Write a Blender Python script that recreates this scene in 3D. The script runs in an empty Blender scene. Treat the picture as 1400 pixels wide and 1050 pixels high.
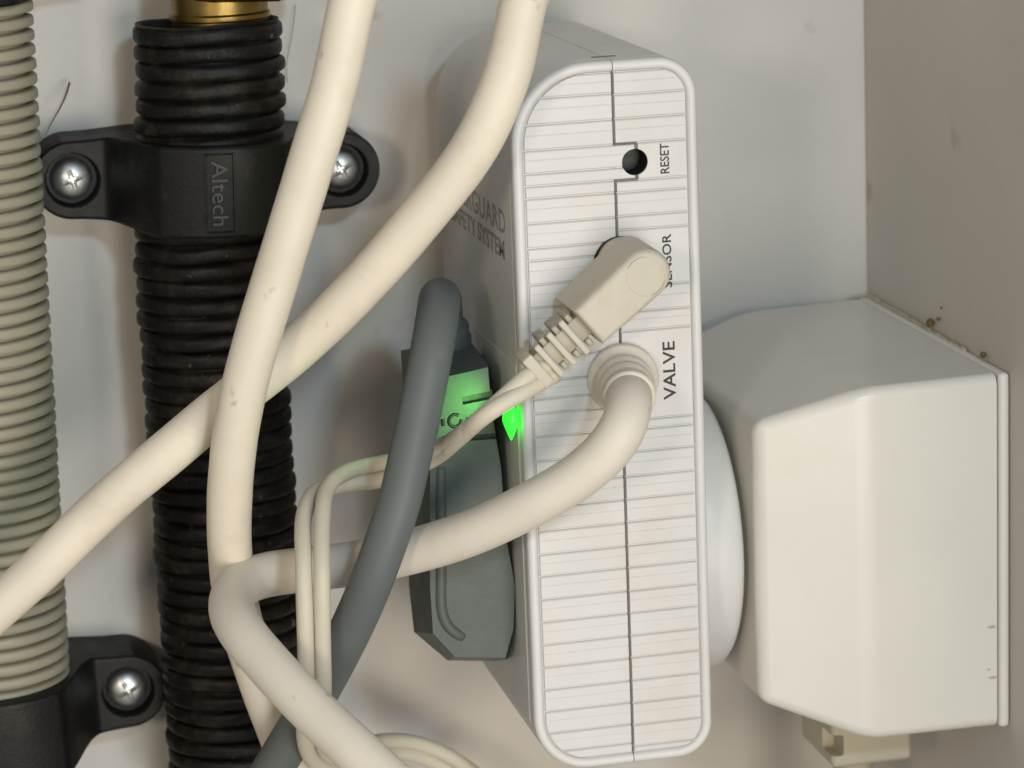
import bpy, bmesh, math, random
from mathutils import Vector, Matrix, noise
random.seed(7)
sc = bpy.context.scene
COL = sc.collection

# ------------------------------------------------------------------ camera
# metres; origin = point where the top of the socket meets the cabinet corner.
# X right (side wall at X=0), Y into the cabinet (back wall at Y=0), Z up.
FPX = 4000.0                               # focal length in pixels of a 1400-wide frame
yc = Vector((-941, -895, FPX)).normalized()
zc = -Vector((.04, 1, (895 + 941*.04)/FPX)).normalized()
xc = yc.cross(zc)
RW = Matrix((xc, yc, zc))                  # camera (x right, y down, z forward) -> world
CAM = -(RW @ Vector(((1183-700)/FPX, (408-525)/FPX, 1))) * 0.62
cd = bpy.data.cameras.new('camera'); cam = bpy.data.objects.new('camera', cd); COL.objects.link(cam)
rot = RW @ Matrix(((1,0,0),(0,-1,0),(0,0,-1)))
cam.matrix_world = Matrix.Translation(CAM) @ rot.to_4x4()
cd.sensor_width = 36; cd.lens = FPX/1400*36
cd.clip_start = .02; cd.clip_end = 20
cd.dof.use_dof = True; cd.dof.focus_distance = .525; cd.dof.aperture_fstop = 26
sc.camera = cam

# ------------------------------------------------------------------ light
w = bpy.data.worlds.new('World'); sc.world = w; w.use_nodes = True
bg = w.node_tree.nodes['Background']; bg.inputs[0].default_value = (1, .98, .94, 1); bg.inputs[1].default_value = .25
def area(name, loc, target, size, power, col):
    l = bpy.data.lights.new(name, 'AREA'); l.shape = 'DISK'; l.size = size; l.energy = power; l.color = col
    o = bpy.data.objects.new(name, l); COL.objects.link(o); o.location = loc
    o.rotation_euler = (Vector(target)-Vector(loc)).to_track_quat('-Z', 'Y').to_euler(); return o
area('room_light', (.04, -1.08, -.10), (-.08, -.04, 0), .48, 6.7, (1, .925, .81))
area('warm_room_lamp', (-.66, -1.02, .24), (-.08, -.04, 0), .14, 2.3, (1, .85, .64))
area('cool_ceiling_lamp', (-.06, -.86, .36), (-.07, -.04, 0), .07, 2.1, (.62, .82, 1))
sc.view_settings.view_transform = 'Standard'; sc.view_settings.look = 'None'
sc.view_settings.exposure = 0; sc.view_settings.gamma = 1
sc.render.engine = 'CYCLES'; sc.cycles.use_denoising = True
sc.cycles.max_bounces = 8

# ------------------------------------------------------------------ helpers
def ray(px, py): return RW @ Vector(((px-700)/FPX, (py-525)/FPX, 1))
def PY(px, py, y): r = ray(px, py); return CAM + r*((y-CAM.y)/r.y)
def PX(px, py, x): r = ray(px, py); return CAM + r*((x-CAM.x)/r.x)

OFF = {}
def put(o, parent, label=None, cat=None, group=None, kind=None):
    COL.objects.link(o)
    if parent is not None:
        o.parent = parent; OFF[o.name] = OFF[parent.name]
    else:
        OFF[o.name] = Vector((0,0,0))
    if label: o['label'] = label
    if cat: o['category'] = cat
    if group: o['group'] = group
    if kind: o['kind'] = kind
    return o
def thing(name, loc, label, cat, group=None):
    o = bpy.data.objects.new(name, None); o.location = loc; o.empty_display_size = .01
    put(o, None, label, cat, group); OFF[o.name] = Vector(loc); return o
def finish(name, bm, mat, parent=None, smooth=None, **k):
    """bm in world coordinates -> one mesh object"""
    off = OFF[parent.name] if parent is not None else Vector((0,0,0))
    base = Vector((0,0,0))
    if parent is None:
        c = Vector((0,0,0))
        for v in bm.verts: c += v.co
        base = c/max(1, len(bm.verts)); off = base
    bmesh.ops.recalc_face_normals(bm, faces=bm.faces[:])
    for v in bm.verts: v.co -= off
    me = bpy.data.meshes.new(name); bm.to_mesh(me); bm.free()
    if smooth is not None:
        me.polygons.foreach_set('use_smooth', [True]*len(me.polygons))
        if smooth < 179: me.set_sharp_from_angle(angle=math.radians(smooth))
    me.materials.append(mat)
    o = bpy.data.objects.new(name, me)
    if name in ('socket_cover', 'back_plate', 'plug_body', 'face_rim', 'gland_body', 'socket_surround'):
        wn = o.modifiers.new('wn', 'WEIGHTED_NORMAL'); wn.keep_sharp = True; wn.weight = 100
    if parent is None: o.location = base
    put(o, parent, **k)
    if parent is None: OFF[o.name] = base
    return o
def box_bm(x0, x1, y0, y1, z0, z1, bev=0, seg=2):
    bm = bmesh.new(); bmesh.ops.create_cube(bm, size=1)
    for v in bm.verts:
        v.co = Vector((x0 if v.co.x < 0 else x1, y0 if v.co.y < 0 else y1, z0 if v.co.z < 0 else z1))
    if bev: bmesh.ops.bevel(bm, geom=bm.edges[:], offset=bev, segments=seg, profile=.5, affect='EDGES')
    return bm
def add_box(bm, M, sx, sy, sz, bev=0):
    """oriented box: M = 4x4, sizes full"""
    b = bmesh.new(); bmesh.ops.create_cube(b, size=1)
    for v in b.verts: v.co = Vector((v.co.x*sx, v.co.y*sy, v.co.z*sz))
    if bev: bmesh.ops.bevel(b, geom=b.edges[:], offset=bev, segments=2, profile=.5, affect='EDGES')
    merge(bm, b, M)
def merge(bm, b, M=None):
    m = {}
    for v in b.verts: m[v] = bm.verts.new(M @ v.co if M else v.co)
    for f in b.faces:
        try: bm.faces.new([m[v] for v in f.verts])
        except ValueError: pass
    b.free()
def loft(rings, close=True, cap0=True, cap1=True, bm=None):
    bm = bm or bmesh.new()
    R = [[bm.verts.new(p) for p in r] for r in rings]
    n = len(R[0])
    for a, b in zip(R, R[1:]):
        for i in range(n if close else n-1):
            j = (i+1) % n
            bm.faces.new((a[i], a[j], b[j], b[i]))
    if cap0: bm.faces.new(R[0][::-1])
    if cap1: bm.faces.new(R[-1])
    return bm
def prism_bm(poly, y0, y1, bev=0, seg=2):
    """poly = [(x,z)], extruded from y0 to y1"""
    bm = loft([[Vector((x, y0, z)) for x, z in poly], [Vector((x, y1, z)) for x, z in poly]])
    if bev: bmesh.ops.bevel(bm, geom=[e for e in bm.edges], offset=bev, segments=seg, profile=.5, affect='EDGES', clamp_overlap=True)
    return bm
def catmull(P, step):
    P = [Vector(p) for p in P]
    P = [P[0]*2-P[1]] + P + [P[-1]*2-P[-2]]
    out = []
    for i in range(1, len(P)-2):
        p0, p1, p2, p3 = P[i-1:i+3]
        t0 = 0; t1 = t0+max(1e-6, (p1-p0).length)**.5; t2 = t1+max(1e-6, (p2-p1).length)**.5; t3 = t2+max(1e-6, (p3-p2).length)**.5
        n = max(2, int((p2-p1).length/step))
        for k in range(n):
            t = t1+(t2-t1)*k/n
            a1 = p0*((t1-t)/(t1-t0))+p1*((t-t0)/(t1-t0)); a2 = p1*((t2-t)/(t2-t1))+p2*((t-t1)/(t2-t1)); a3 = p2*((t3-t)/(t3-t2))+p3*((t-t2)/(t3-t2))
            b1 = a1*((t2-t)/(t2-t0))+a2*((t-t0)/(t2-t0)); b2 = a2*((t3-t)/(t3-t1))+a3*((t-t1)/(t3-t1))
            out.append(b1*((t2-t)/(t2-t1))+b2*((t-t1)/(t2-t1)))
    out.append(P[-2]); return out
def tube_bm(pts, r, seg=24, step=.0012, bm=None, relax=6, raw=False, wob=0):
    pts = [Vector(p) for p in pts] if raw else catmull(pts, step)
    for _ in range(relax):
        q = pts[:]
        for i in range(1, len(pts)-1): q[i] = (pts[i-1]+pts[i]*2+pts[i+1])/4
        pts = q
    rings = []; n = None
    for i, p in enumerate(pts):
        t = (pts[min(i+1, len(pts)-1)]-pts[max(i-1, 0)]).normalized()
        if n is None:
            n = t.orthogonal().normalized()
        n = (n-t*n.dot(t)).normalized(); b = t.cross(n)
        rr = r(i/(len(pts)-1)) if callable(r) else r
        ring = []
        for k in range(seg):
            a = 2*math.pi*k/seg; d = n*math.cos(a)+b*math.sin(a)
            q = rr*(1+wob*noise.noise((p+d*r if not callable(r) else p)*120)) if wob else rr
            ring.append(p+d*q)
        rings.append(ring)
    return loft(rings, bm=bm)
def lathe_bm(prof, origin, axis, seg=48, bm=None, phase=0):
    """prof = [(r, h)] along axis from origin"""
    ax = Vector(axis).normalized(); n = ax.orthogonal().normalized(); b = ax.cross(n); o = Vector(origin)
    rings = [[o+ax*h+(n*math.cos(2*math.pi*k/seg+phase)+b*math.sin(2*math.pi*k/seg+phase))*max(r, 1e-5) for k in range(seg)] for r, h in prof]
    return loft(rings, bm=bm)
def text_pts(body, length, height, depth=.00006, weight=0.0, spacing=1.0):
    c = bpy.data.curves.new('t', 'FONT'); c.body = body; c.size = 1; c.extrude = .01; c.offset = weight; c.space_character = spacing
    c.resolution_u = 3
    o = bpy.data.objects.new('t', c); COL.objects.link(o)
    dg = bpy.context.evaluated_depsgraph_get(); me = bpy.data.meshes.new_from_object(o.evaluated_get(dg))
    bpy.data.objects.remove(o); bpy.data.curves.remove(c)
    bm = bmesh.new(); bm.from_mesh(me); bpy.data.meshes.remove(me)
    xs = [v.co.x for v in bm.verts]; ys = [v.co.y for v in bm.verts]
    x0, x1, y0, y1 = min(xs), max(xs), min(ys), max(ys)
    for v in bm.verts:
        v.co = Vector(((v.co.x-x0)/(x1-x0)-.5, (v.co.y-y0)/(y1-y0)-.5, v.co.z/.01))
        v.co.x *= length; v.co.y *= height; v.co.z *= depth
    return bm
def place(bm, origin, eu, ev, ew):
    for v in bm.verts: v.co = Vector(origin)+Vector(eu)*v.co.x+Vector(ev)*v.co.y+Vector(ew)*v.co.z
    return bm
def cut(o, cutter_bm):
    me = bpy.data.meshes.new('c'); bmesh.ops.recalc_face_normals(cutter_bm, faces=cutter_bm.faces[:]); cutter_bm.to_mesh(me); cutter_bm.free()
    c = bpy.data.objects.new('c', me); COL.objects.link(c)
    m = o.modifiers.new('b', 'BOOLEAN'); m.operation = 'DIFFERENCE'; m.object = c; m.solver = 'EXACT'
    bpy.context.view_layer.update()
    if o.parent: c.matrix_world = Matrix.Translation(OFF[o.name]*0)
    dg = bpy.context.evaluated_depsgraph_get(); n = bpy.data.meshes.new_from_object(o.evaluated_get(dg))
    o.modifiers.clear(); old = o.data; nm = old.name; o.data = n; bpy.data.meshes.remove(old); n.name = nm
    bpy.data.objects.remove(c); bpy.data.meshes.remove(me)

# ------------------------------------------------------------------ materials
def mat(name, col, rough=.45, var=.06, scale=60, bump=.15, bscale=900, bdist=.0001, spec=.5, dirt=None, dscale=40, dlo=.62, dhi=.78,
        metal=0, specks=0, sub=0, emit=None, coat=0, trans=0, scuff=None, sscale=200):
    m = bpy.data.materials.new(name); m.use_nodes = True; nt = m.node_tree; N = nt.nodes; L = nt.links
    p = N['Principled BSDF']; p.inputs['Roughness'].default_value = rough; p.inputs['Metallic'].default_value = metal
    p.inputs['Specular IOR Level'].default_value = spec
    if coat: p.inputs['Coat Weight'].default_value = coat; p.inputs['Coat Roughness'].default_value = .15
    if trans: p.inputs['Transmission Weight'].default_value = trans
    tc = N.new('ShaderNodeTexCoord'); ob = tc.outputs['Object']
    def nz(s, d=4, r=.55):
        n = N.new('ShaderNodeTexNoise'); n.inputs['Scale'].default_value = s; n.inputs['Detail'].default_value = d; n.inputs['Roughness'].default_value = r
        L.new(ob, n.inputs['Vector']); return n
    n1 = nz(scale, 5)
    mr = N.new('ShaderNodeMapRange'); mr.inputs[1].default_value = .3; mr.inputs[2].default_value = .7
    mr.inputs[3].default_value = 1-var; mr.inputs[4].default_value = 1+var*.6; L.new(n1.outputs['Fac'], mr.inputs[0])
    mx = N.new('ShaderNodeMix'); mx.data_type = 'RGBA'; mx.blend_type = 'MULTIPLY'; mx.inputs[0].default_value = 1
    mx.inputs[6].default_value = (*col, 1); L.new(mr.outputs[0], mx.inputs[7]); out = mx.outputs[2]
    def over(fac, c, amt):
        nonlocal out
        mm = N.new('ShaderNodeMath'); mm.operation = 'MULTIPLY'; mm.inputs[1].default_value = amt; L.new(fac, mm.inputs[0])
        q = N.new('ShaderNodeMix'); q.data_type = 'RGBA'; L.new(mm.outputs[0], q.inputs[0]); L.new(out, q.inputs[6]); q.inputs[7].default_value = (*c, 1); out = q.outputs[2]
    if dirt:
        n2 = nz(dscale, 7, .65); r = N.new('ShaderNodeMapRange'); r.inputs[1].default_value = dlo; r.inputs[2].default_value = dhi; L.new(n2.outputs['Fac'], r.inputs[0])
        over(r.outputs[0], dirt[:3], dirt[3] if len(dirt) > 3 else .4)
    if scuff:
        n5 = nz(sscale, 3, .5); r = N.new('ShaderNodeMapRange'); r.inputs[1].default_value = .70; r.inputs[2].default_value = .76; L.new(n5.outputs['Fac'], r.inputs[0])
        over(r.outputs[0], scuff[:3], scuff[3])
    if specks:
        v = N.new('ShaderNodeTexVoronoi'); v.inputs['Scale'].default_value = specks; L.new(ob, v.inputs['Vector'])
        r = N.new('ShaderNodeMapRange'); r.inputs[1].default_value = .055; r.inputs[2].default_value = .03; L.new(v.outputs['Distance'], r.inputs[0])
        over(r.outputs[0], (.05, .035, .02), .6)
    L.new(out, p.inputs['Base Color'])
    n3 = nz(scale*2.3, 4); r = N.new('ShaderNodeMapRange'); r.inputs[3].default_value = rough-.09; r.inputs[4].default_value = rough+.12
    L.new(n3.outputs['Fac'], r.inputs[0]); L.new(r.outputs[0], p.inputs['Roughness'])
    if bump:
        n4 = nz(bscale, 3); b = N.new('ShaderNodeBump'); b.inputs['Strength'].default_value = bump; b.inputs['Distance'].default_value = bdist
        L.new(n4.outputs['Fac'], b.inputs['Height']); L.new(b.outputs[0], p.inputs['Normal'])
    if sub: p.inputs['Subsurface Weight'].default_value = sub; p.inputs['Subsurface Radius'].default_value = (.002, .0015, .001); p.inputs['Subsurface Scale'].default_value = 1
    if emit: p.inputs['Emission Color'].default_value = (*emit[:3], 1); p.inputs['Emission Strength'].default_value = emit[3]
    return m
M_wall = mat('white_laminate', (.58, .553, .508), .5, .07, 14, .25, 700, .00015, .35, dirt=(.42, .37, .30, .25), dscale=18, dlo=.55, dhi=.8, scuff=(.30, .24, .16, .5), sscale=60)
M_dev = mat('device_plastic', (.65, .64, .62), .42, .03, 70, .12, 1500, .00006, .4, dirt=(.54, .49, .42, .35), dscale=45, dlo=.5, dhi=.75)
M_rib = mat('device_rib_plastic', (.64, .625, .605), .5, .035, 60, .10, 1500, .00006, .35, dirt=(.55, .48, .40, .45), dscale=40, dlo=.5, dhi=.75)
M_shell = mat('device_shell_plastic', (.56, .53, .50), .5, .04, 60, .25, 1700, .0001, .35)
M_cable = mat('white_cable_sheath', (.725, .65, .535), .48, .08, 45, .15, 800, .00012, .38, dirt=(.52, .43, .31, .38), dscale=55, dlo=.58, dhi=.75, scuff=(.34, .25, .15, .55), sscale=170)
M_cable2 = mat('valve_cable_sheath', (.67, .615, .53), .5, .05, 45, .15, 800, .00012, .38, dirt=(.55, .47, .36, .35), dscale=55, dlo=.55, dhi=.75, scuff=(.34, .25, .15, .55), sscale=170)
M_twin = mat('twin_lead_plastic', (.57, .525, .42), .48, .05, 90, .12, 900, .0001, .38, dirt=(.5, .43, .3, .3), dscale=80)
M_beige = mat('beige_plug_plastic', (.55, .505, .415), .55, .06, 70, .18, 1300, .0001, .35, dirt=(.40, .33, .21, .45), dscale=60, dlo=.52, dhi=.72)
M_clear = mat('translucent_relief', (.48, .44, .34), .4, .06, 200, .2, 1300, .0001, .45, trans=.25)
M_grey = mat('grey_cable_sheath', (.112, .126, .126), .5, .05, 60, .15, 900, .0001, .38, dirt=(.25, .25, .24, .3), dscale=60)
M_plug = mat('grey_plug_plastic', (.086, .102, .094), .5, .06, 90, .35, 1500, .00015, .4, dirt=(.13, .135, .12, .3), dscale=70)
M_black = mat('black_clamp_plastic', (.0065, .0064, .006), .5, .15, 120, .35, 1400, .0002, .25, dirt=(.05, .045, .035, .45), dscale=90, dlo=.55, dhi=.8)
M_letter = mat('highlit_black_lettering', (.022, .021, .020), .45, .2, 300, .2)  # greyer than the clamp: highlights on the raised letters put into the colour
M_corr = mat('black_corrugated', (.0065, .0058, .005), .48, .2, 150, .5, 700, .0004, .26, dirt=(.065, .052, .038, .45), dscale=190, dlo=.5, dhi=.74, scuff=(.16, .13, .10, .6), sscale=420)
M_cond = mat('beige_corrugated', (.31, .29, .22), .5, .08, 60, .2, 900, .0001, .35, dirt=(.22, .19, .12, .35), dscale=60)
M_brass = mat('brass', (.34, .235, .075), .34, .15, 90, .15, 700, .0001, .5, metal=1, dirt=(.16, .10, .03, .7), dscale=110, dlo=.45, dhi=.7)
M_steel = mat('zinc_screw', (.66, .67, .66), .40, .12, 300, .25, 900, .0001, .5, metal=1, dirt=(.3, .3, .29, .6), dscale=500)
M_socket = mat('socket_plastic', (.72, .695, .63), .30, .04, 30, .06, 600, .0001, .38, dirt=(.58, .52, .42, .3), dscale=35, dlo=.55, dhi=.8, )
M_ivory = mat('aged_ivory_plastic', (.46, .42, .32), .5, .08, 60, .2, 900, .0001, .4, dirt=(.25, .2, .13, .5), dscale=60)
M_ink = mat('black_print', (.028, .028, .03), .6, .2, 900, 0)
M_faint = mat('grey_print', (.34, .32, .295), .6, .3, 900, 0)
M_gap = mat('dark_gap', (.17, .155, .14), .8, .2, 300, 0)
M_hole = mat('hole_black', (.008, .008, .008), .5, .2, 300, 0)
M_led = mat('green_led', (.05, .6, .05), .3, .05, 300, 0, emit=(.012, 1, .02, 2.4))
M_grime = mat('grime', (.16, .11, .055), .8, .4, 500, .5, 900, .0003, .2)
M_stain = mat('rusty_stain', (.55, .43, .27), .6, .2, 500, 0)
M_hair = mat('fibre', (.10, .075, .05), .6, .2, 500, 0)

# ------------------------------------------------------------------ setting
finish('wall_back', box_bm(-.42, .02, 0, .016, -.30, .32), M_wall, kind='structure')
finish('wall_right', box_bm(.0004, .016, -.34, -.0003, -.30, .32, .0003), M_wall, kind='structure')

# ------------------------------------------------------------------ corrugated pipes
def corrugated(name, ax, ay, z0, z1, ro, ri, pitch, m, label, cat, prof, jit=0, seam=None, lean=0, seed=0, tilt=0, inner=None):
    """prof = [(t, f)]: one rib from groove to groove, f = 0 at the groove, 1 on the crest"""
    seg = 72; rings = []; n = int((z1-z0)/pitch)
    for cell in range(n):
        for t, f in prof:
            ring = []
            for k in range(seg):
                a = 2*math.pi*k/seg
                j = 1+jit*noise.noise(Vector((cell*1.7+seed, a*.6, 3.1)))
                r = ri+(ro-ri)*f*j+jit*.0005*noise.noise(Vector((cell*.9, math.cos(a)*1.4, math.sin(a)*1.4+seed)))
                z = z0+(cell+t)*pitch+tilt*math.cos(a)+jit*.0009*noise.noise(Vector((cell*2.3+seed, math.sin(a), math.cos(a))))
                if seam and math.sin(a) > seam(z): z += .5*pitch
                ring.append(Vector((ax+(lean(z) if callable(lean) else lean*z)+r*math.sin(a), ay-r*math.cos(a), z)))
            rings.append(ring)
    if inner:   # open top: turn the wall inwards and down
        top = rings[-1]; c = Vector((ax+(lean(z1) if callable(lean) else lean*z1), ay, 0))
        for dr, dz in ((.0002, .0005), (-.0006, .0006), (-.0012, 0), (-.0016, -.006), (-.0016, -.012)):
            rings.append([Vector((p.x-(p.x-c.x)*(-dr)/ro, p.y-(p.y-ay)*(-dr)/ro, p.z+dz)) for p in top])
    return finish(name, loft(rings), m, smooth=60, label=label, cat=cat)
PB = [(0, 0), (.05, .22), (.13, .62), (.24, .92), (.38, 1), (.60, 1), (.76, .94), (.88, .66), (.94, .25)]
PC = [(0, 0), (.20, .02), (.23, .55), (.28, .90), (.38, 1), (.60, 1), (.80, .97), (.92, .85), (.97, .5)]
corrugated('corrugated_pipe', -.1388, -.0205, -.1157, .0692, .0143, .0132, .00342, M_corr,
           'black corrugated pipe with dusty ribs below the brass fitting', 'pipe', PB, jit=.55, seed=4, inner=True, lean=lambda z: -.0022+.0026*max(0, min(1, (z-.022)/.036)), tilt=.0003)
corrugated('corrugated_conduit', -.1865, -.0205, -.115, .13, .0143, .0124, .00272, M_cond,
           'beige corrugated conduit along the left edge of the photo', 'conduit', PC, jit=.08,
           tilt=0, lean=.020)

# ------------------------------------------------------------------ brass fitting
br = thing('brass_fitting', (-.1358, -.0205, .064), 'brass fitting with a hex nut in the open end of the black pipe', 'pipe fitting')
finish('sleeve', lathe_bm([(.0088, -.004), (.0092, -.0035), (.0092, .0005), (.0096, .0008), (.0096, .0016), (.0092, .002), (.0092, .0060)], (-.1358, -.0205, .0690), (0, 0, 1)), M_brass, br, 40)
finish('hex_nut', lathe_bm([(.0125, 0), (.0140, .0008), (.0140, .010), (.0125, .011)], (-.1330, -.0205, .0734), (.05, 0, 1), 6, phase=.35), M_brass, br, 20)

# ------------------------------------------------------------------ pipe clamps
def smax(a, b, k):
    h = max(0, min(1, .5+.5*(a-b)/k)); return b*(1-h)+a*h+k*h*(1-h)
EAR = .0262
def clamp(cx, cz, tilt, label, ears=(1, -1), emblem=False):
    root = thing('pipe_clamp', (cx, 0, cz), label, 'pipe clamp', 'black pipe clamps on the back wall')
    ca, sa = math.cos(tilt), math.sin(tilt)
    T = lambda x, z, h: Vector((cx+x*ca-z*sa, -h, cz+x*sa+z*ca))
    ER = .0076
    def halfw(x):
        x = abs(x)
        if x > EAR: return math.sqrt(max(0, ER*ER-(x-EAR)**2))
        t = max(0, min(1, (EAR-x)/.014)); t = t*t*(3-2*t); return ER+(.0086-ER)*t
    def hh(x, z):
        R = .0176; ha = .0205
        e = .0150; ax_ = abs(x); q = x/(1.16*R)      # band that flares out into the ear
        circ = ha+R*math.sqrt(max(0, 1-q*q)) if abs(q) < 1 else ha
        t = max(0, min(1, (ax_-.0112)/(.0206-.0112))); t = t*t*(3-2*t); h = e+(circ-e)*(1-t)
        for s in (-1, 1):
            d = math.hypot(x-s*EAR, z)
            t = max(0, min(1, (d-.0049)/.0004)); h = min(h, .0118+(h-.0118)*t) if d < .0056 else h
        if emblem and abs(x+.0008) < .0027 and abs(z) < .0072: h -= .00022
        return h
    NX, NZ = 300, 72; L = EAR+ER
    xs = []
    for i in range(NX+1):
        u = -1+2*i/NX; xs.append(L*math.sin(u*math.pi/2)*.35+L*u*.65)
    bm = bmesh.new(); grid = []
    for x in xs:
        w = max(halfw(x), .00002); col = []
        for k in range(NZ+1):
            v = -1+2*k/NZ; z = w*v
            edge = min(1, (1-abs(v))*w/.0006); h = hh(x, z)-.0005*(1-edge)**2
            col.append(bm.verts.new(T(x, z, h)))
        col = [bm.verts.new(T(x, -w, .0002))]+col+[bm.verts.new(T(x, w, .0002))]
        grid.append(col)
    for a, b in zip(grid, grid[1:]):
        for k in range(len(a)-1): bm.faces.new((a[k], a[k+1], b[k+1], b[k]))
    for g in (grid[0], grid[-1]): bm.faces.new(g)
    body = finish('clamp_body', bm, M_black, root, 35)
    for s in ears:
        o = T(s*EAR, 0, .0120); ax = Vector((0, -1, 0))
        R = .0041; prof = [(R*.98, -.0005), (R, .0002)]+[(R*math.cos(a), .0004+.0026*math.sin(a)) for a in [i*math.pi/2/9 for i in range(9)]]+[(R*.02, .003)]
        hd = finish('screw', lathe_bm(prof, o, ax, 40), M_steel, root, 60)
        ang = (.75 if s < 0 else .5)+cz*14
        c = bmesh.new()
        c.free(); off = OFF[root.name]
        for dx, dz, ar in ((.0066, .0014, ang), (.0014, .0066, ang), (.0026, .0026, ang+.78)):
            c = bmesh.new(); bmesh.ops.create_cube(c, size=1)
            for v in c.verts:
                f = .22 if v.co.y > 0 else 1.25
                v.co = Vector((v.co.x*dx*f, v.co.y*(.0034+dx*.05), v.co.z*dz*f))
            bmesh.ops.transform(c, matrix=Matrix.Translation(o+ax*.0030-off) @ Matrix.Rotation(ar, 4, 'Y'), verts=c.verts[:])
            cut_local(hd, c)
    if emblem:
        # raised frame and lettering, reading downwards, following the curve of the strap
        def wrap(bm):
            for v in bm.verts:
                x, z, d = v.co; v.co = T(x, z, hh(x, z)+d)
            return bm
        t = text_pts('Altech', .0122, .0030, .00040, .008)
        b2 = bmesh.new(); m = {}
        for v in t.verts: m[v] = b2.verts.new((-.0008+v.co.y, -v.co.x, v.co.z))
        for f in t.faces: b2.faces.new([m[v] for v in f.verts])
        t.free(); bmesh.ops.triangulate(b2, faces=b2.faces[:])
        finish('raised_lettering', wrap(b2), M_letter, body)
        fr = bmesh.new()
        for x0, x1, z0, z1 in ((-.0037, -.0034, -.0075, .0075), (.0018, .0021, -.0075, .0075), (-.0034, .0018, .0072, .0075), (-.0034, .0018, -.0075, -.0072)):
            merge(fr, box_bm(x0, x1, z0, z1, -.0001, .0003))
        finish('raised_frame', wrap(fr), M_black, body)
    return root
def cut_local(o, cutter_bm):
    """boolean with a cutter given in the object's own coordinates (object sits at its root's origin)"""
    me = bpy.data.meshes.new('c'); bmesh.ops.recalc_face_normals(cutter_bm, faces=cutter_bm.faces[:]); cutter_bm.to_mesh(me); cutter_bm.free()
    tmp = bpy.data.objects.new('tmp', o.data.copy()); c = bpy.data.objects.new('c', me)
    COL.objects.link(tmp); COL.objects.link(c)
    m = tmp.modifiers.new('b', 'BOOLEAN'); m.operation = 'DIFFERENCE'; m.object = c; m.solver = 'EXACT'
    bpy.context.view_layer.update(); dg = bpy.context.evaluated_depsgraph_get()
    n = bpy.data.meshes.new_from_object(tmp.evaluated_get(dg)); tm = tmp.data
    old = o.data; nm = old.name; o.data = n
    for x in (tmp, c): bpy.data.objects.remove(x)
    for x in (me, tm, old): bpy.data.meshes.remove(x)
    n.name = nm
    while len(n.materials) > 1: n.materials.pop()
clamp(-.1392, .0388, math.radians(-2), 'black plastic clamp with two screws around the black corrugated pipe', emblem=True)
clamp(-.1880, -.0649, math.radians(1.5), 'black plastic clamp around the beige conduit, one screw showing, lower left', ears=(1,))
clamp(-.1872, .0838, math.radians(2), 'black clamp at the upper left corner, only its lower edge showing', ears=())

# ------------------------------------------------------------------ wall socket
sk = thing('wall_socket', (0, -.040, -.034), 'cream white surface mounted wall socket in the corner on the side wall', 'socket')
def rect_ring(x, y0, y1, z0, z1): return [Vector((x, y0, z0)), Vector((x, y1, z0)), Vector((x, y1, z1)), Vector((x, y0, z1))]
bm = loft([rect_ring(-.0024, -.0790, -.0012, -.0688, .0006), rect_ring(-.0280, -.0788, -.0020, -.0686, .0002), rect_ring(-.0482, -.0742, -.0080, -.0600, -.0056)])
def edge_sel(bm, f): return [e for e in bm.edges if f(e)]
bmesh.ops.bevel(bm, geom=[e for e in bm.edges if not all(v.co.x > -.003 for v in e.verts)], offset=.0022, segments=5, profile=.5, affect='EDGES', clamp_overlap=True)
finish('socket_cover', bm, M_socket, sk, 50)
finish('back_plate', box_bm(-.0020, .0002, -.0791, -.0008, -.0689, .0008, .0009, 3), M_socket, sk, 50)
bead = [Vector((-.0045, -.0006, .0004)), Vector((-.002, -.0010, .0009)), Vector((-.0004, -.004, .0011)), Vector((-.0003, -.012, .0010)), Vector((-.0003, -.022, .0011)), Vector((-.0003, -.034, .0009)), Vector((-.0003, -.046, .0008)), Vector((-.0003, -.058, .0007))]
finish('sealant_bead', tube_bm(bead, lambda t: min(1, .15+t*9)*.00060*(1-.5*t)+min(1, t*9)*.0004*noise.noise(Vector((t*22, 0, 0))), 10, .0006), M_ivory, sk, 80)
def blob(c, eu, ev, ru, rv, n, h=.00006, seed=0):
    pts = []
    for k in range(14):
        a = 2*math.pi*k/14; r = 1+.45*noise.noise(Vector((math.cos(a)*1.3, math.sin(a)*1.3, seed)))
        pts.append(Vector(c)+Vector(eu)*ru*r*math.cos(a)+Vector(ev)*rv*r*math.sin(a))
    nn = Vector(n)*h
    return loft([[p for p in pts], [p+nn for p in pts]])
for i, (px, py, a, b) in enumerate([(1356, 857, .0009, .00028), (1357, 926, .0010, .00025), (1352, 915, .0004, .0002)]):
    q = PY(px, py, -.0789); finish('stain', blob((q.x, -.0790, q.z), (1, 0, 0), (0, 0, 1), a, b, (0, -1, 0), seed=i*3), M_stain, sk)
for i, (px, py, r) in enumerate([(1272, 441, .0008), (1283, 436, .0004), (1287, 421, .00025), (1344, 485, .0006)]):
    q = PX(px, py, -.0004); b = bmesh.new(); bmesh.ops.create_icosphere(b, subdivisions=2, radius=r, matrix=Matrix.Translation(q))
    for v in b.verts: v.co += (v.co-q)*.5*noise.noise(v.co*2500)
    finish('dirt_speck', b, M_grime, sk, 80)

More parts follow.
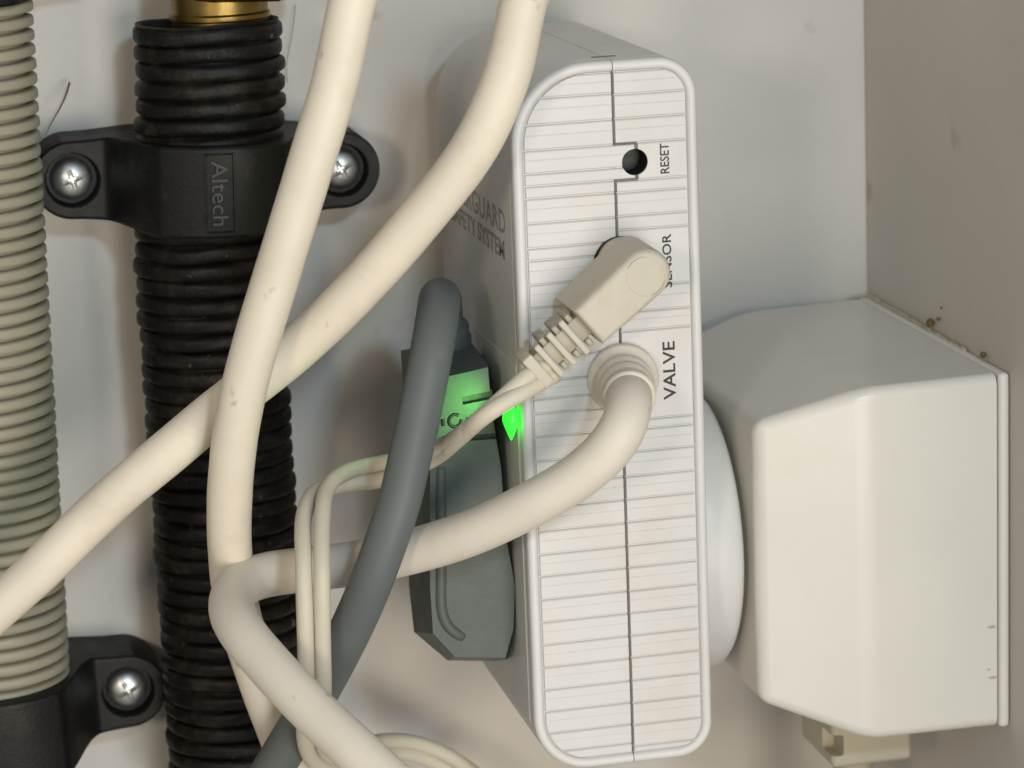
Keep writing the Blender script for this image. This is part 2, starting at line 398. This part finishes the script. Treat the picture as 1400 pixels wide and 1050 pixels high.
# cable entry below the socket
gl = thing('cable_gland', (-.02, -.055, -.0696), 'aged ivory cable gland with a side slot under the wall socket', 'cable gland')
bm = box_bm(-.0292, -.0125, -.0600, -.040, -.0808, -.0690, .0012, 3)
g0 = finish('gland_body', bm, M_ivory, gl, 50)
c = box_bm(-.032, -.0268, -.0620, -.054, -.0782, -.0738, .0006)
for v in c.verts: v.co -= OFF[gl.name]
cut_local(g0, c)
finish('gland_neck', lathe_bm([(.0040, 0), (.0040, -.006), (.0036, -.0065), (.0036, -.04)], (-.0215, -.050, -.0800), (0, 0, 1), 32), M_ivory, gl, 40)

# ------------------------------------------------------------------ controller box
DX0, DX1, DZ0, DZ1, DYF, DYB = -.0933, -.0593, -.0668, .0640, -.0803, -.0120
SEAM = -.0747
RAD = {'tl': .0142, 'tr': .0070, 'br': .0066, 'bl': .0105}
def half_path(left, ins, n=14, seam_gap=.00008):
    """outline of one half from the seam at the top round to the seam at the bottom"""
    x0, x1, z0, z1 = DX0+ins, DX1-ins, DZ0+ins, DZ1-ins
    pts = []
    if left:
        r = RAD['tl']-ins; s = SEAM-seam_gap; pts.append((s, z1))
        for k in range(n+1): a = math.pi/2+math.pi/2*k/n; pts.append((x0+r+r*math.cos(a), z1-r+r*math.sin(a)))
        r = RAD['bl']-ins
        for k in range(n+1): a = math.pi+math.pi/2*k/n; pts.append((x0+r+r*math.cos(a), z0+r+r*math.sin(a)))
        pts.append((s, z0))
    else:
        r = RAD['tr']-ins; s = SEAM+seam_gap; pts.append((s, z1))
        for k in range(n+1): a = math.pi/2-math.pi/2*k/n; pts.append((x1-r+r*math.cos(a), z1-r+r*math.sin(a)))
        r = RAD['br']-ins
        for k in range(n+1): a = 0-math.pi/2*k/n; pts.append((x1-r+r*math.cos(a), z0+r+r*math.sin(a)))
        pts.append((s, z0))
    return pts
dev = thing('leak_alarm_controller', (-.0767, -.045, DZ0), 'white leak alarm controller with ribbed face, RESET hole and green light', 'controller')
YP = -.0794
shells = []
for left in (True, False):
    prof = [(.0012, DYB), (.0003, DYB-.0006), (0, DYB-.0016), (0, -.0768), (.0003, -.0770), (.0003, -.0773)]
    bm = loft([[Vector((x, y, z)) for x, z in half_path(left, i)] for i, y in prof])
    shells.append(finish('shell_half', bm, M_shell if False else M_dev, dev, 40))
    prof = [(.0003, -.0772), (0, -.0775), (0, -.0791), (.00012, -.0797), (.0004, -.0801), (.0008, -.0803), (.0013, -.0803), (.0017, -.0801), (.00195, -.0797), (.00205, -.0792), (.00205, YP)]
    bm = bmesh.new(); RR = [[bm.verts.new((x, y, z)) for x, z in half_path(left, i)] for i, y in prof]
    for a, b in zip(RR, RR[1:]):
        for k in range(len(a)-1): bm.faces.new((a[k], a[k+1], b[k+1], b[k]))
    bm.faces.new(RR[0]); bm.faces.new(RR[-1])
    bm.faces.new([r[0] for r in RR]); bm.faces.new([r[-1] for r in RR]); bm.faces.new((RR[0][0], RR[0][-1], RR[-1][-1], RR[-1][0]))
    shells.append(finish('face_rim', bm, M_dev, dev, 50))
def xb(z, left, ins=.0021):
    x0, x1, z0, z1 = DX0+ins, DX1-ins, DZ0+ins, DZ1-ins
    rt, rb = (RAD['tl']-ins, RAD['bl']-ins) if left else (RAD['tr']-ins, RAD['br']-ins)
    d = 0
    if z > z1-rt: d = rt-math.sqrt(max(0, rt*rt-(z-z1+rt)**2))
    elif z < z0+rb: d = rb-math.sqrt(max(0, rb*rb-(z0+rb-z)**2))
    return x0+d if left else x1-d
G = .00006
H = .00055
zl = lambda y: PY(720, y, YP-H).z
zr = lambda y: PY(940, y, YP-H).z
leftL = [136, 172, 207, 239, 256, 273, 307, 341, 358, 391, 423, 457, 490, 523, 548, 568, 600, 633, 665, 697, 729, 761, 791, 823, 854, 885, 916, 947, 977, 1007, 1033]
rightL = [123, 156, 190, 241, 257, 289, 308, 386, 420, 446, 568, 581, 611, 644, 675, 706, 738, 768, 800, 830, 861, 891, 922, 953, 983, 1012]
XH = PY(867, 221, YP).x; ZH = PY(867, 221, YP).z; RH = .00238
def rib(z1, z0, left, mid=True, xl=None, xr=None):
    z1 -= G; z0 += G; d = z1-z0
    prof = [(0, 0), (.00012/d, .7), (.0003/d, 1)]
    if mid and d > .0028: prof += [(.40, 1), (.425, .80), (.45, .93)]
    prof += [(1-.0003/d, .97), (1-.00012/d, .7), (1, 0)]
    n = 1 if min(z1, z0) > DZ0+.012 and max(z1, z0) < DZ1-.016 else 3
    bm = bmesh.new(); rows = []
    P2 = []
    for (t0, h0), (t1, h1) in zip(prof, prof[1:]):
        for k in range(n if t1-t0 > .1 else 1):
            q = k/(n if t1-t0 > .1 else 1); P2.append((t0+(t1-t0)*q, h0+(h1-h0)*q))
    P2.append(prof[-1])
    for t, h in P2:
        z = z1-(z1-z0)*t
        a = xb(z, True)+G if left else SEAM+.00014
        b = SEAM-.00014 if left else xb(z, False)-G
        if xl is not None: a = xl
        if xr is not None: b = xr
        if b-a < .0004: b = a+.0004
        cols = [(a, 0), (a+.00014, h), (b-.00014, h), (b, 0)]
        rows.append([bm.verts.new((x, YP-H*hh_, z)) for x, hh_ in cols])
    for a, b in zip(rows, rows[1:]):
        for i in range(3): bm.faces.new((a[i], a[i+1], b[i+1], b[i]))
    for f in (rows[0], rows[-1]):
        pass
    bm.faces.new([r[0] for r in rows]+[r[3] for r in rows[::-1]])
    return bm
ribs = []
ztop = DZ1-.0021; zbot = DZ0+.0021
zs = [ztop]+[zl(y) for y in leftL]+[zbot]
for a, b in zip(zs, zs[1:]):
    tongue = a <= zl(206) and b >= zl(257)
    ribs.append(finish('rib', rib(a, b, True, xr=(XH+.0001 if tongue else None)), M_rib, dev, 30))
zs = [ztop]+[zr(y) for y in rightL]+[zbot]
for a, b in zip(zs, zs[1:]):
    blk = (a-b) > .006
    reset = a <= zr(189) and b >= zr(242)
    ribs.append(finish('rib', rib(a, b, False, mid=not blk, xl=(XH+.0005 if reset else None)), M_rib, dev, 30))
# reset hole: bored through ribs and face
hole_prof = [(RH, -.003), (RH, .014)]
for o in ribs+[s for s in shells]:
    bb = [Vector(v) for v in o.bound_box]; off = OFF[dev.name]
    if min(v.x for v in bb)+off.x < XH+RH and max(v.x for v in bb)+off.x > XH-RH and min(v.z for v in bb)+off.z < ZH+RH and max(v.z for v in bb)+off.z > ZH-RH:
        c = lathe_bm(hole_prof, Vector((XH, YP, ZH))-off, (0, 1, 0), 40); cut_local(o, c)
finish('reset_button', lathe_bm([(RH*.97, .0065), (RH*.99, .0045), (RH*.99, .0050), (RH*.80, .0050), (RH*.78, .0046), (.00002, .0046)], (XH, YP, ZH), (0, 1, 0), 32), M_hole, dev, 40)
bm = bmesh.new(); r_ = RH*.985; rings = []
for y in (YP-.0001, YP+.0062):
    rings.append([Vector((XH+r_*math.cos(a), y, ZH+r_*math.sin(a))) for a in [2*math.pi*k/40 for k in range(40)]])
loft(rings, cap0=False, cap1=False, bm=bm)
finish('hole_liner', bm, M_hole, dev, 80)
# seam between the halves, with its jog round the reset hole
zt, zb_ = zl(207), zl(256)
sm = bmesh.new(); W = .00013
for x0, x1, z0, z1 in ((SEAM-W, SEAM+W, zt-.00016, ztop), (SEAM+W, XH+.0005, zt-.00016, zt+.0002), (XH+.00005, XH+.0005, ZH+RH*.99, zt-.00016),
                       (XH+.00005, XH+.0005, zb_+.00016, ZH-RH*.99), (SEAM+W, XH+.0005, zb_-.0002, zb_+.00016), (SEAM-W, SEAM+W, zbot, zb_+.00016)):
    merge(sm, box_bm(x0, x1, YP-.00040, YP+.0003, z0, z1))
for z0, z1 in ((ztop, DZ1-.0003), (DZ0+.0003, zbot)): merge(sm, box_bm(SEAM-.00007, SEAM+.00007, -.0800, -.0776, z0, z1))
finish('seam', sm, M_gap, dev)
finish('top_latch', box_bm(SEAM-.0022, SEAM+.0022, -.0745, -.0738, DZ1-.0002, DZ1+.00012), M_gap, dev)
# printed words on the face, reading upwards
for word, (pa, pb), hgt in (('RESET', ((910, 237), (907, 196)), .00165), ('SENSOR', ((915, 393), (909, 320)), .0017), ('VALVE', ((918, 546), (912, 467)), .0023)):
    a, b = PY(*pa, YP-H), PY(*pb, YP-H); c_ = (a+b)/2
    t = text_pts(word, abs(b.z-a.z), hgt, .00003, .012)
    finish('print', place(t, (c_.x, YP-H-.00003, c_.z), (0, 0, 1), (-1, 0, 0), (0, -1, 0)), M_ink, dev)
# printed name and badge on the left side
xs_ = DX0
def side(px, py): return PX(px, py, xs_)
a, b = side(690, 318), side(656, 273)
t = text_pts('WATERGUARD', .0575, .0044, .00003, .012, 1.05)
q0 = side(691, 306)
finish('print', place(t, (xs_-.00002, q0.y+.0575/2, q0.z), (0, -1, 0), (0, 0, 1), (-1, 0, 0)), M_faint, dev)
q0 = side(690, 343)
t = text_pts('SAFETY SYSTEM', .0470, .0036, .00003, .03, 1.0)
finish('print', place(t, (xs_-.00002, q0.y+.0470/2, q0.z), (0, -1, 0), (0, 0, 1), (-1, 0, 0)), M_faint, dev)
# socket surround, status light, round plug boss
finish('socket_surround', box_bm(DX0-.00018, DX0+.001, -.0766, -.0180, -.0575, .0100, .0001, 1), M_dev, dev, 50)
lc = PX(698, 575, DX0-.0017)
bm = bmesh.new(); bmesh.ops.create_uvsphere(bm, u_segments=24, v_segments=20, radius=1)
for v in bm.verts:
    x, y, z = v.co
    tp = 1 if z > -.05 else min(1, (1+z)**.85*1.05/max(.03, (1-z*z)**.5))
    v.co = Vector((x*.0014*tp, y*.0022*tp, z*(.0037 if z < 0 else .0030)))+lc
led = finish('status_light', bm, M_led, dev, 180)
pl = bpy.data.lights.new('status_glow', 'SPOT'); pl.energy = .0095; pl.color = (.14, 1, .10); pl.shadow_soft_size = .0012; pl.spot_size = math.radians(115); pl.spot_blend = .8
po = bpy.data.objects.new('status_glow', pl); COL.objects.link(po); po.location = lc+Vector((-.0032, -.0005, .0005))
po.rotation_euler = Vector((-.75, .8, .25)).to_track_quat('-Z', 'Y').to_euler()
finish('round_boss', lathe_bm([(.0268, 0), (.0275, .0008), (.0275, .0088), (.0271, .0100), (.0262, .0108), (.0245, .0111)], (-.0606, -.0450, -.0330), (1, 0, 0), 72), M_dev, dev, 50)

# ------------------------------------------------------------------ grey mains plug and its cable
gp = thing('grey_mains_plug', PY(630, 900, -.045), 'grey angled mains plug with a thick grey cable, plugged into the controller', 'plug')
mid = [(548, 479), (600, 470), (644, 468), (668, 498), (673, 560), (686, 640), (693, 735), (707, 800), (705, 862), (694, 904), (612, 903), (566, 864), (559, 800), (560, 560), (552, 540)]
frt = [(574, 524), (606, 516), (642, 508), (667, 502), (672, 560), (685, 640), (692, 735), (704, 800), (702, 860), (691, 899), (622, 898), (592, 866), (588, 800), (588, 560), (578, 545)]
YG = -.0695
def gp_ring(P, y, yref): return [Vector((PY(a, b, yref).x, y, PY(a, b, yref).z)) for a, b in P]
r_frt = gp_ring(frt, YG, YG)
bm = loft([gp_ring(mid, -.0470, -.0470), r_frt])
bmesh.ops.bevel(bm, geom=[e for e in bm.edges if e.calc_face_angle(0) > .35], offset=.0012, segments=4, profile=.5, affect='EDGES', clamp_overlap=True)
pb = finish('plug_body', bm, M_plug, gp, 35)
def on_face(px, py, d=0): p = PY(px, py, YG); return Vector((p.x, YG-d, p.z))
for (xa, ya, xb_, yb_, hh2) in ((632, 548, 676, 539, .0015), (600, 602, 680, 596, .0011)):
    a, b = on_face(xa, ya), on_face(xb_, yb_); c_ = (a+b)/2; ang = math.atan2(b.z-a.z, b.x-a.x)
    c = bmesh.new(); add_box(c, Matrix.Translation(c_-OFF[gp.name]) @ Matrix.Rotation(-ang, 4, 'Y'), (b-a).length, .003, hh2); cut_local(pb, c)
    c = bmesh.new(); add_box(c, Matrix.Translation(c_+Vector((0, .0013, 0))) @ Matrix.Rotation(-ang, 4, 'Y'), (b-a).length*.98, .0002, hh2*.95)
    finish('slot', c, M_hole, gp)  # black plate on the slot floor, colour stands in for shade
# moulded marks: a ring and a stroke, black in place of engraved shade
bm = bmesh.new(); rc = on_face(622, 575); pts = [rc+Vector((.00115*math.cos(t), 0, .00115*math.sin(t))) for t in [.9+i*5.5/18 for i in range(19)]]
tube_bm(pts, .00032, 8, raw=True, relax=0, bm=bm)
tube_bm([on_face(606, 582), on_face(605, 573)], .00035, 8, raw=True, relax=0, bm=bm)
tube_bm([on_face(637, 573), on_face(650, 570)], .00030, 8, raw=True, relax=0, bm=bm)
finish('moulded_mark', bm, M_hole, gp, 60)
finish('grip_ridge', tube_bm([on_face(603, 640, -.0006), on_face(603, 700, -.0002), on_face(603, 790, -.0002), on_face(604, 835, -.0002), on_face(612, 857, -.0002), on_face(628, 869, -.0003), on_face(632, 871, -.0007)], .00105, 14, .0006), M_plug, gp, 180)
finish('strain_relief', lathe_bm([(.0052, -.004), (.0052, .001), (.0047, .0018), (.0047, .0034), (.0042, .004)], PY(607, 466, -.048), (0, -.25, 1), 28), M_plug, gp, 45)
cab = [(607, 470, -.0480), (604, 418, -.0530), (601, 409, -.0640), (598, 432, -.0745), (590, 481, -.0800), (571, 578, -.0840), (557, 640, -.0860), (548, 680, -.0870), (512, 784, -.0860), (482, 855, -.0810), (430, 955, -.0700), (392, 1020, -.0660), (350, 1090, -.0640)]
finish('cable', tube_bm([PY(*p) for p in cab], .00385, 28), M_grey, gp, 180)

# ------------------------------------------------------------------ thick cream cables
A = [(500, -60, -.090), (482, 0, -.089), (460, 105, -.0885), (434, 195, -.088), (400, 305, -.0865), (374, 390, -.085), (341, 500, -.083), (321, 600, -.078), (313, 700, -.071), (315, 760, -.0655), (322, 820, -.060), (341, 890, -.057), (362, 950, -.056), (388, 1020, -.056), (412, 1090, -.056)]
B = [(736, -60, -.0945), (716, 0, -.0935), (694, 100, -.092), (650, 200, -.090), (575, 298, -.086), (490, 395, -.080), (403, 478, -.0735), (297, 562, -.068), (218, 628, -.0655), (154, 682, -.064), (44, 789, -.061), (0, 828, -.060), (-60, 882, -.059)]
finish('cream_cable', tube_bm([PY(*p) for p in A], .00405, 28, wob=.02), M_cable, smooth=180, label='thick cream cable hanging from the top left, crossing in front of the other', cat='cable')
finish('cream_cable', tube_bm([PY(*p) for p in B], .00410, 28, wob=.02), M_cable, smooth=180, label='thick cream cable sweeping from top centre down to the left edge', cat='cable')

# ------------------------------------------------------------------ valve cable
vc = thing('valve_cable', (-.0745, -.0805, .003), 'cream valve cable bending out of the ringed grommet marked VALVE', 'cable')
g0 = PY(851, 516, -.0800); g1 = PY(861, 544, -.0925); gax = (g1-g0)
gl_ = gax.length
prof = [(.0062, -.001), (.0064, 0), (.0065, .0012), (.0062, .0019), (.0052, .0022), (.0050, .0030), (.0053, .0037), (.0053, .0049), (.0049, .0054), (.0046, .0060), (.0050, .0068), (.0050, .0080), (.0046, .0086), (.0043, .0094), (.0047, .0104), (.0048, .0118), (.0047, .0124), (.0043, .0126)]
finish('grommet', lathe_bm(prof, g0, gax, 48), M_cable2, vc, 60)
Cc = [(852, 519, -.0815), (858, 536, -.0890), (860, 551, -.0955), (853, 582, -.0995), (829, 618, -.0995), (788, 653, -.0975), (738, 683, -.0950), (700, 703, -.0920), (640, 730, -.0870), (570, 752, -.0800), (500, 768, -.0730), (450, 775, -.0690), (405, 780, -.0670), (372, 784, -.0665), (342, 792, -.0680), (321, 809, -.0735), (318, 840, -.0825), (338, 874, -.0905), (382, 924, -.0990), (434, 978, -.1070), (485, 1025, -.1140), (545, 1080, -.1210)]
finish('sheath', tube_bm([PY(*p) for p in Cc], .00412, 28, wob=.02, relax=3), M_cable2, vc, 180)

# ------------------------------------------------------------------ sensor lead: angled plug and twin wires
sl = thing('sensor_lead', PY(880, 372, -.0815), 'beige angled sensor plug with ladder strain relief and thin twin lead', 'plug lead')
YS = -.0950
o_, e_ = PY(885, 376, YS), PY(805.5, 449.5, YS)
eu = (e_-o_); Ls = eu.length; eu.normalize(); ev = Vector((-eu.z, 0, eu.x))
hw = (PY(785, 427, YS)-PY(826, 472, YS)).length/2
def SP(u, v, y): p = o_+eu*u+ev*v; return Vector((p.x, y, p.z))
def stad(u0, u1, w, w1, y):
    pts = [SP(u1, -w1, y), SP(u1, w1, y)]
    for k in range(17): a = math.pi/2+math.pi*k/16; pts.append(SP(u0+w*math.cos(a), w*math.sin(a), y))
    return pts
wr = hw*1.10
rings = [stad(0, Ls, wr*1.02, hw*1.02, -.0815), stad(0, Ls, wr*1.02, hw*1.02, -.0920), stad(0, Ls-.00005, wr, hw, YS+.0012), stad(0, Ls-.0003, wr-.00028, hw-.00028, YS+.0005), stad(0, Ls-.0007, wr-.0007, hw-.0007, YS+.00012), stad(0, Ls-.0012, wr-.0012, hw-.0012, YS)]
sb = finish('plug_body', loft(rings), M_beige, sl, 40)
finish('thumb_disc', lathe_bm([(wr*.80, -.00002), (wr*.76, .00002), (wr*.68, .00007), (wr*.5, .00006), (.00002, .00005)], (SP(.0004, 0, 0).x, YS, SP(.0004, 0, 0).z), (0, -1, 0), 40), M_beige, sl, 180)
finish('plug_hub', lathe_bm([(wr*1.0, 0), (wr*1.05, .0004), (wr*1.05, .0030)], (SP(.0006, 0, 0).x, -.0825, SP(.0006, 0, 0).z), (0, 1, 0), 36), M_beige, sl, 40)
pc_ = SP(.0006, 0, 0)
finish('sensor_port', lathe_bm([(wr*1.05+.0002, 0), (wr*1.05+.0002, .0002)], (pc_.x-.00045, YP-H-.00006, pc_.z-.0001), (0, 1, 0), 40), M_hole, dev)
Ymid = -.0895
Bas = lambda u, v, y: Matrix.Translation(SP(u, v, y)) @ Matrix(((eu.x, 0, ev.x), (eu.y, 1, ev.y), (eu.z, 0, ev.z))).to_4x4()
ce = PY(744, 517, -.0925); Lc = (Vector((ce.x, 0, ce.z))-Vector((o_.x, 0, o_.z))).dot(eu)
bm = bmesh.new(); add_box(bm, Bas((Ls+Lc)/2, 0, Ymid), Lc-Ls+.0006, .0042, hw*1.05, .0003)
rel = finish('strain_relief', bm, M_clear, sl, 40)
stp = (Lc-Ls)/3.85
for k in range(3):
    u = Ls+stp*(k+.95)
    bm = bmesh.new(); add_box(bm, Bas(u, 0, -.0922), .00115, .0020, hw*1.92-k*.0003, .0003); finish('relief_bar', bm, M_beige, rel, 50)
    for s in (-1, 1):
        bm = bmesh.new(); add_box(bm, Bas(u-stp*.5, s*hw*.72, -.0895), .0011, .0050, .0016, .0003); finish('relief_web', bm, M_clear, rel, 50)
    bm = bmesh.new(); add_box(bm, Bas(u-stp*.5, 0, -.0868), .0011, .0020, hw*1.8, .0003); finish('relief_bar', bm, M_clear, rel, 50)
bm = bmesh.new(); add_box(bm, Bas(Lc, 0, -.0900), .0021, .0070, hw*1.62, .0003); finish('collar', bm, M_beige, sl, 50)
T1 = [(752, 500, -.0905), (735, 503, -.0915), (700, 533, -.0925), (650, 578, -.0910), (606, 609, -.0790), (560, 626, -.0690), (520, 634, -.0665), (478, 643, -.0680), (449, 664, -.0730), (441, 705, -.0800), (440, 790, -.0885), (441, 880, -.0875), (442, 950, -.0840), (438, 1000, -.0780), (450, 1034, -.0660), (482, 1032, -.0500), (520, 1013, -.0350), (570, 1016, -.0280), (620, 1037, -.0250), (680, 1082, -.0240)]
T2 = [(760, 511, -.0905), (743, 520, -.0915), (712, 538, -.0935), (692, 549, -.0940), (662, 569, -.0940), (630, 597, -.0860), (586, 631, -.0725), (530, 654, -.0680), (470, 663, -.0680), (434, 670, -.0700), (416, 702, -.0765), (415, 770, -.0860), (417, 850, -.0885), (419, 950, -.0840), (416, 1005, -.0780), (426, 1037, -.0700), (452, 1050, -.0610), (492, 1038, -.0450), (530, 1028, -.0330), (570, 1033, -.0270), (612, 1053, -.0240), (650, 1086, -.0240)]
for Tn in (T1, T2): finish('wire', tube_bm([PY(*p) for p in Tn], .00152, 18, .001, relax=4), M_twin, sl, 180)

# ------------------------------------------------------------------ stray fibres
for pts, lab in (([(95, 113, -.003), (91, 130, -.006), (82, 148, -.008), (72, 165, -.012), (62, 185, -.0160)], 'short dark fibre standing up between the conduit and the upper clamp ear'),
                 ([(404, 6, -.0015), (402, 30, -.002), (397, 60, -.002), (390, 95, -.002), (393, 112, -.001)], 'fine hair on the wall right of the black pipe top')):
    finish('hair', tube_bm([PY(*p) for p in pts], lambda t: .00016*(1-t)+.00006 if 'fine' not in lab else .00006, 6, .001), M_hair, smooth=180, label=lab, cat='hair')
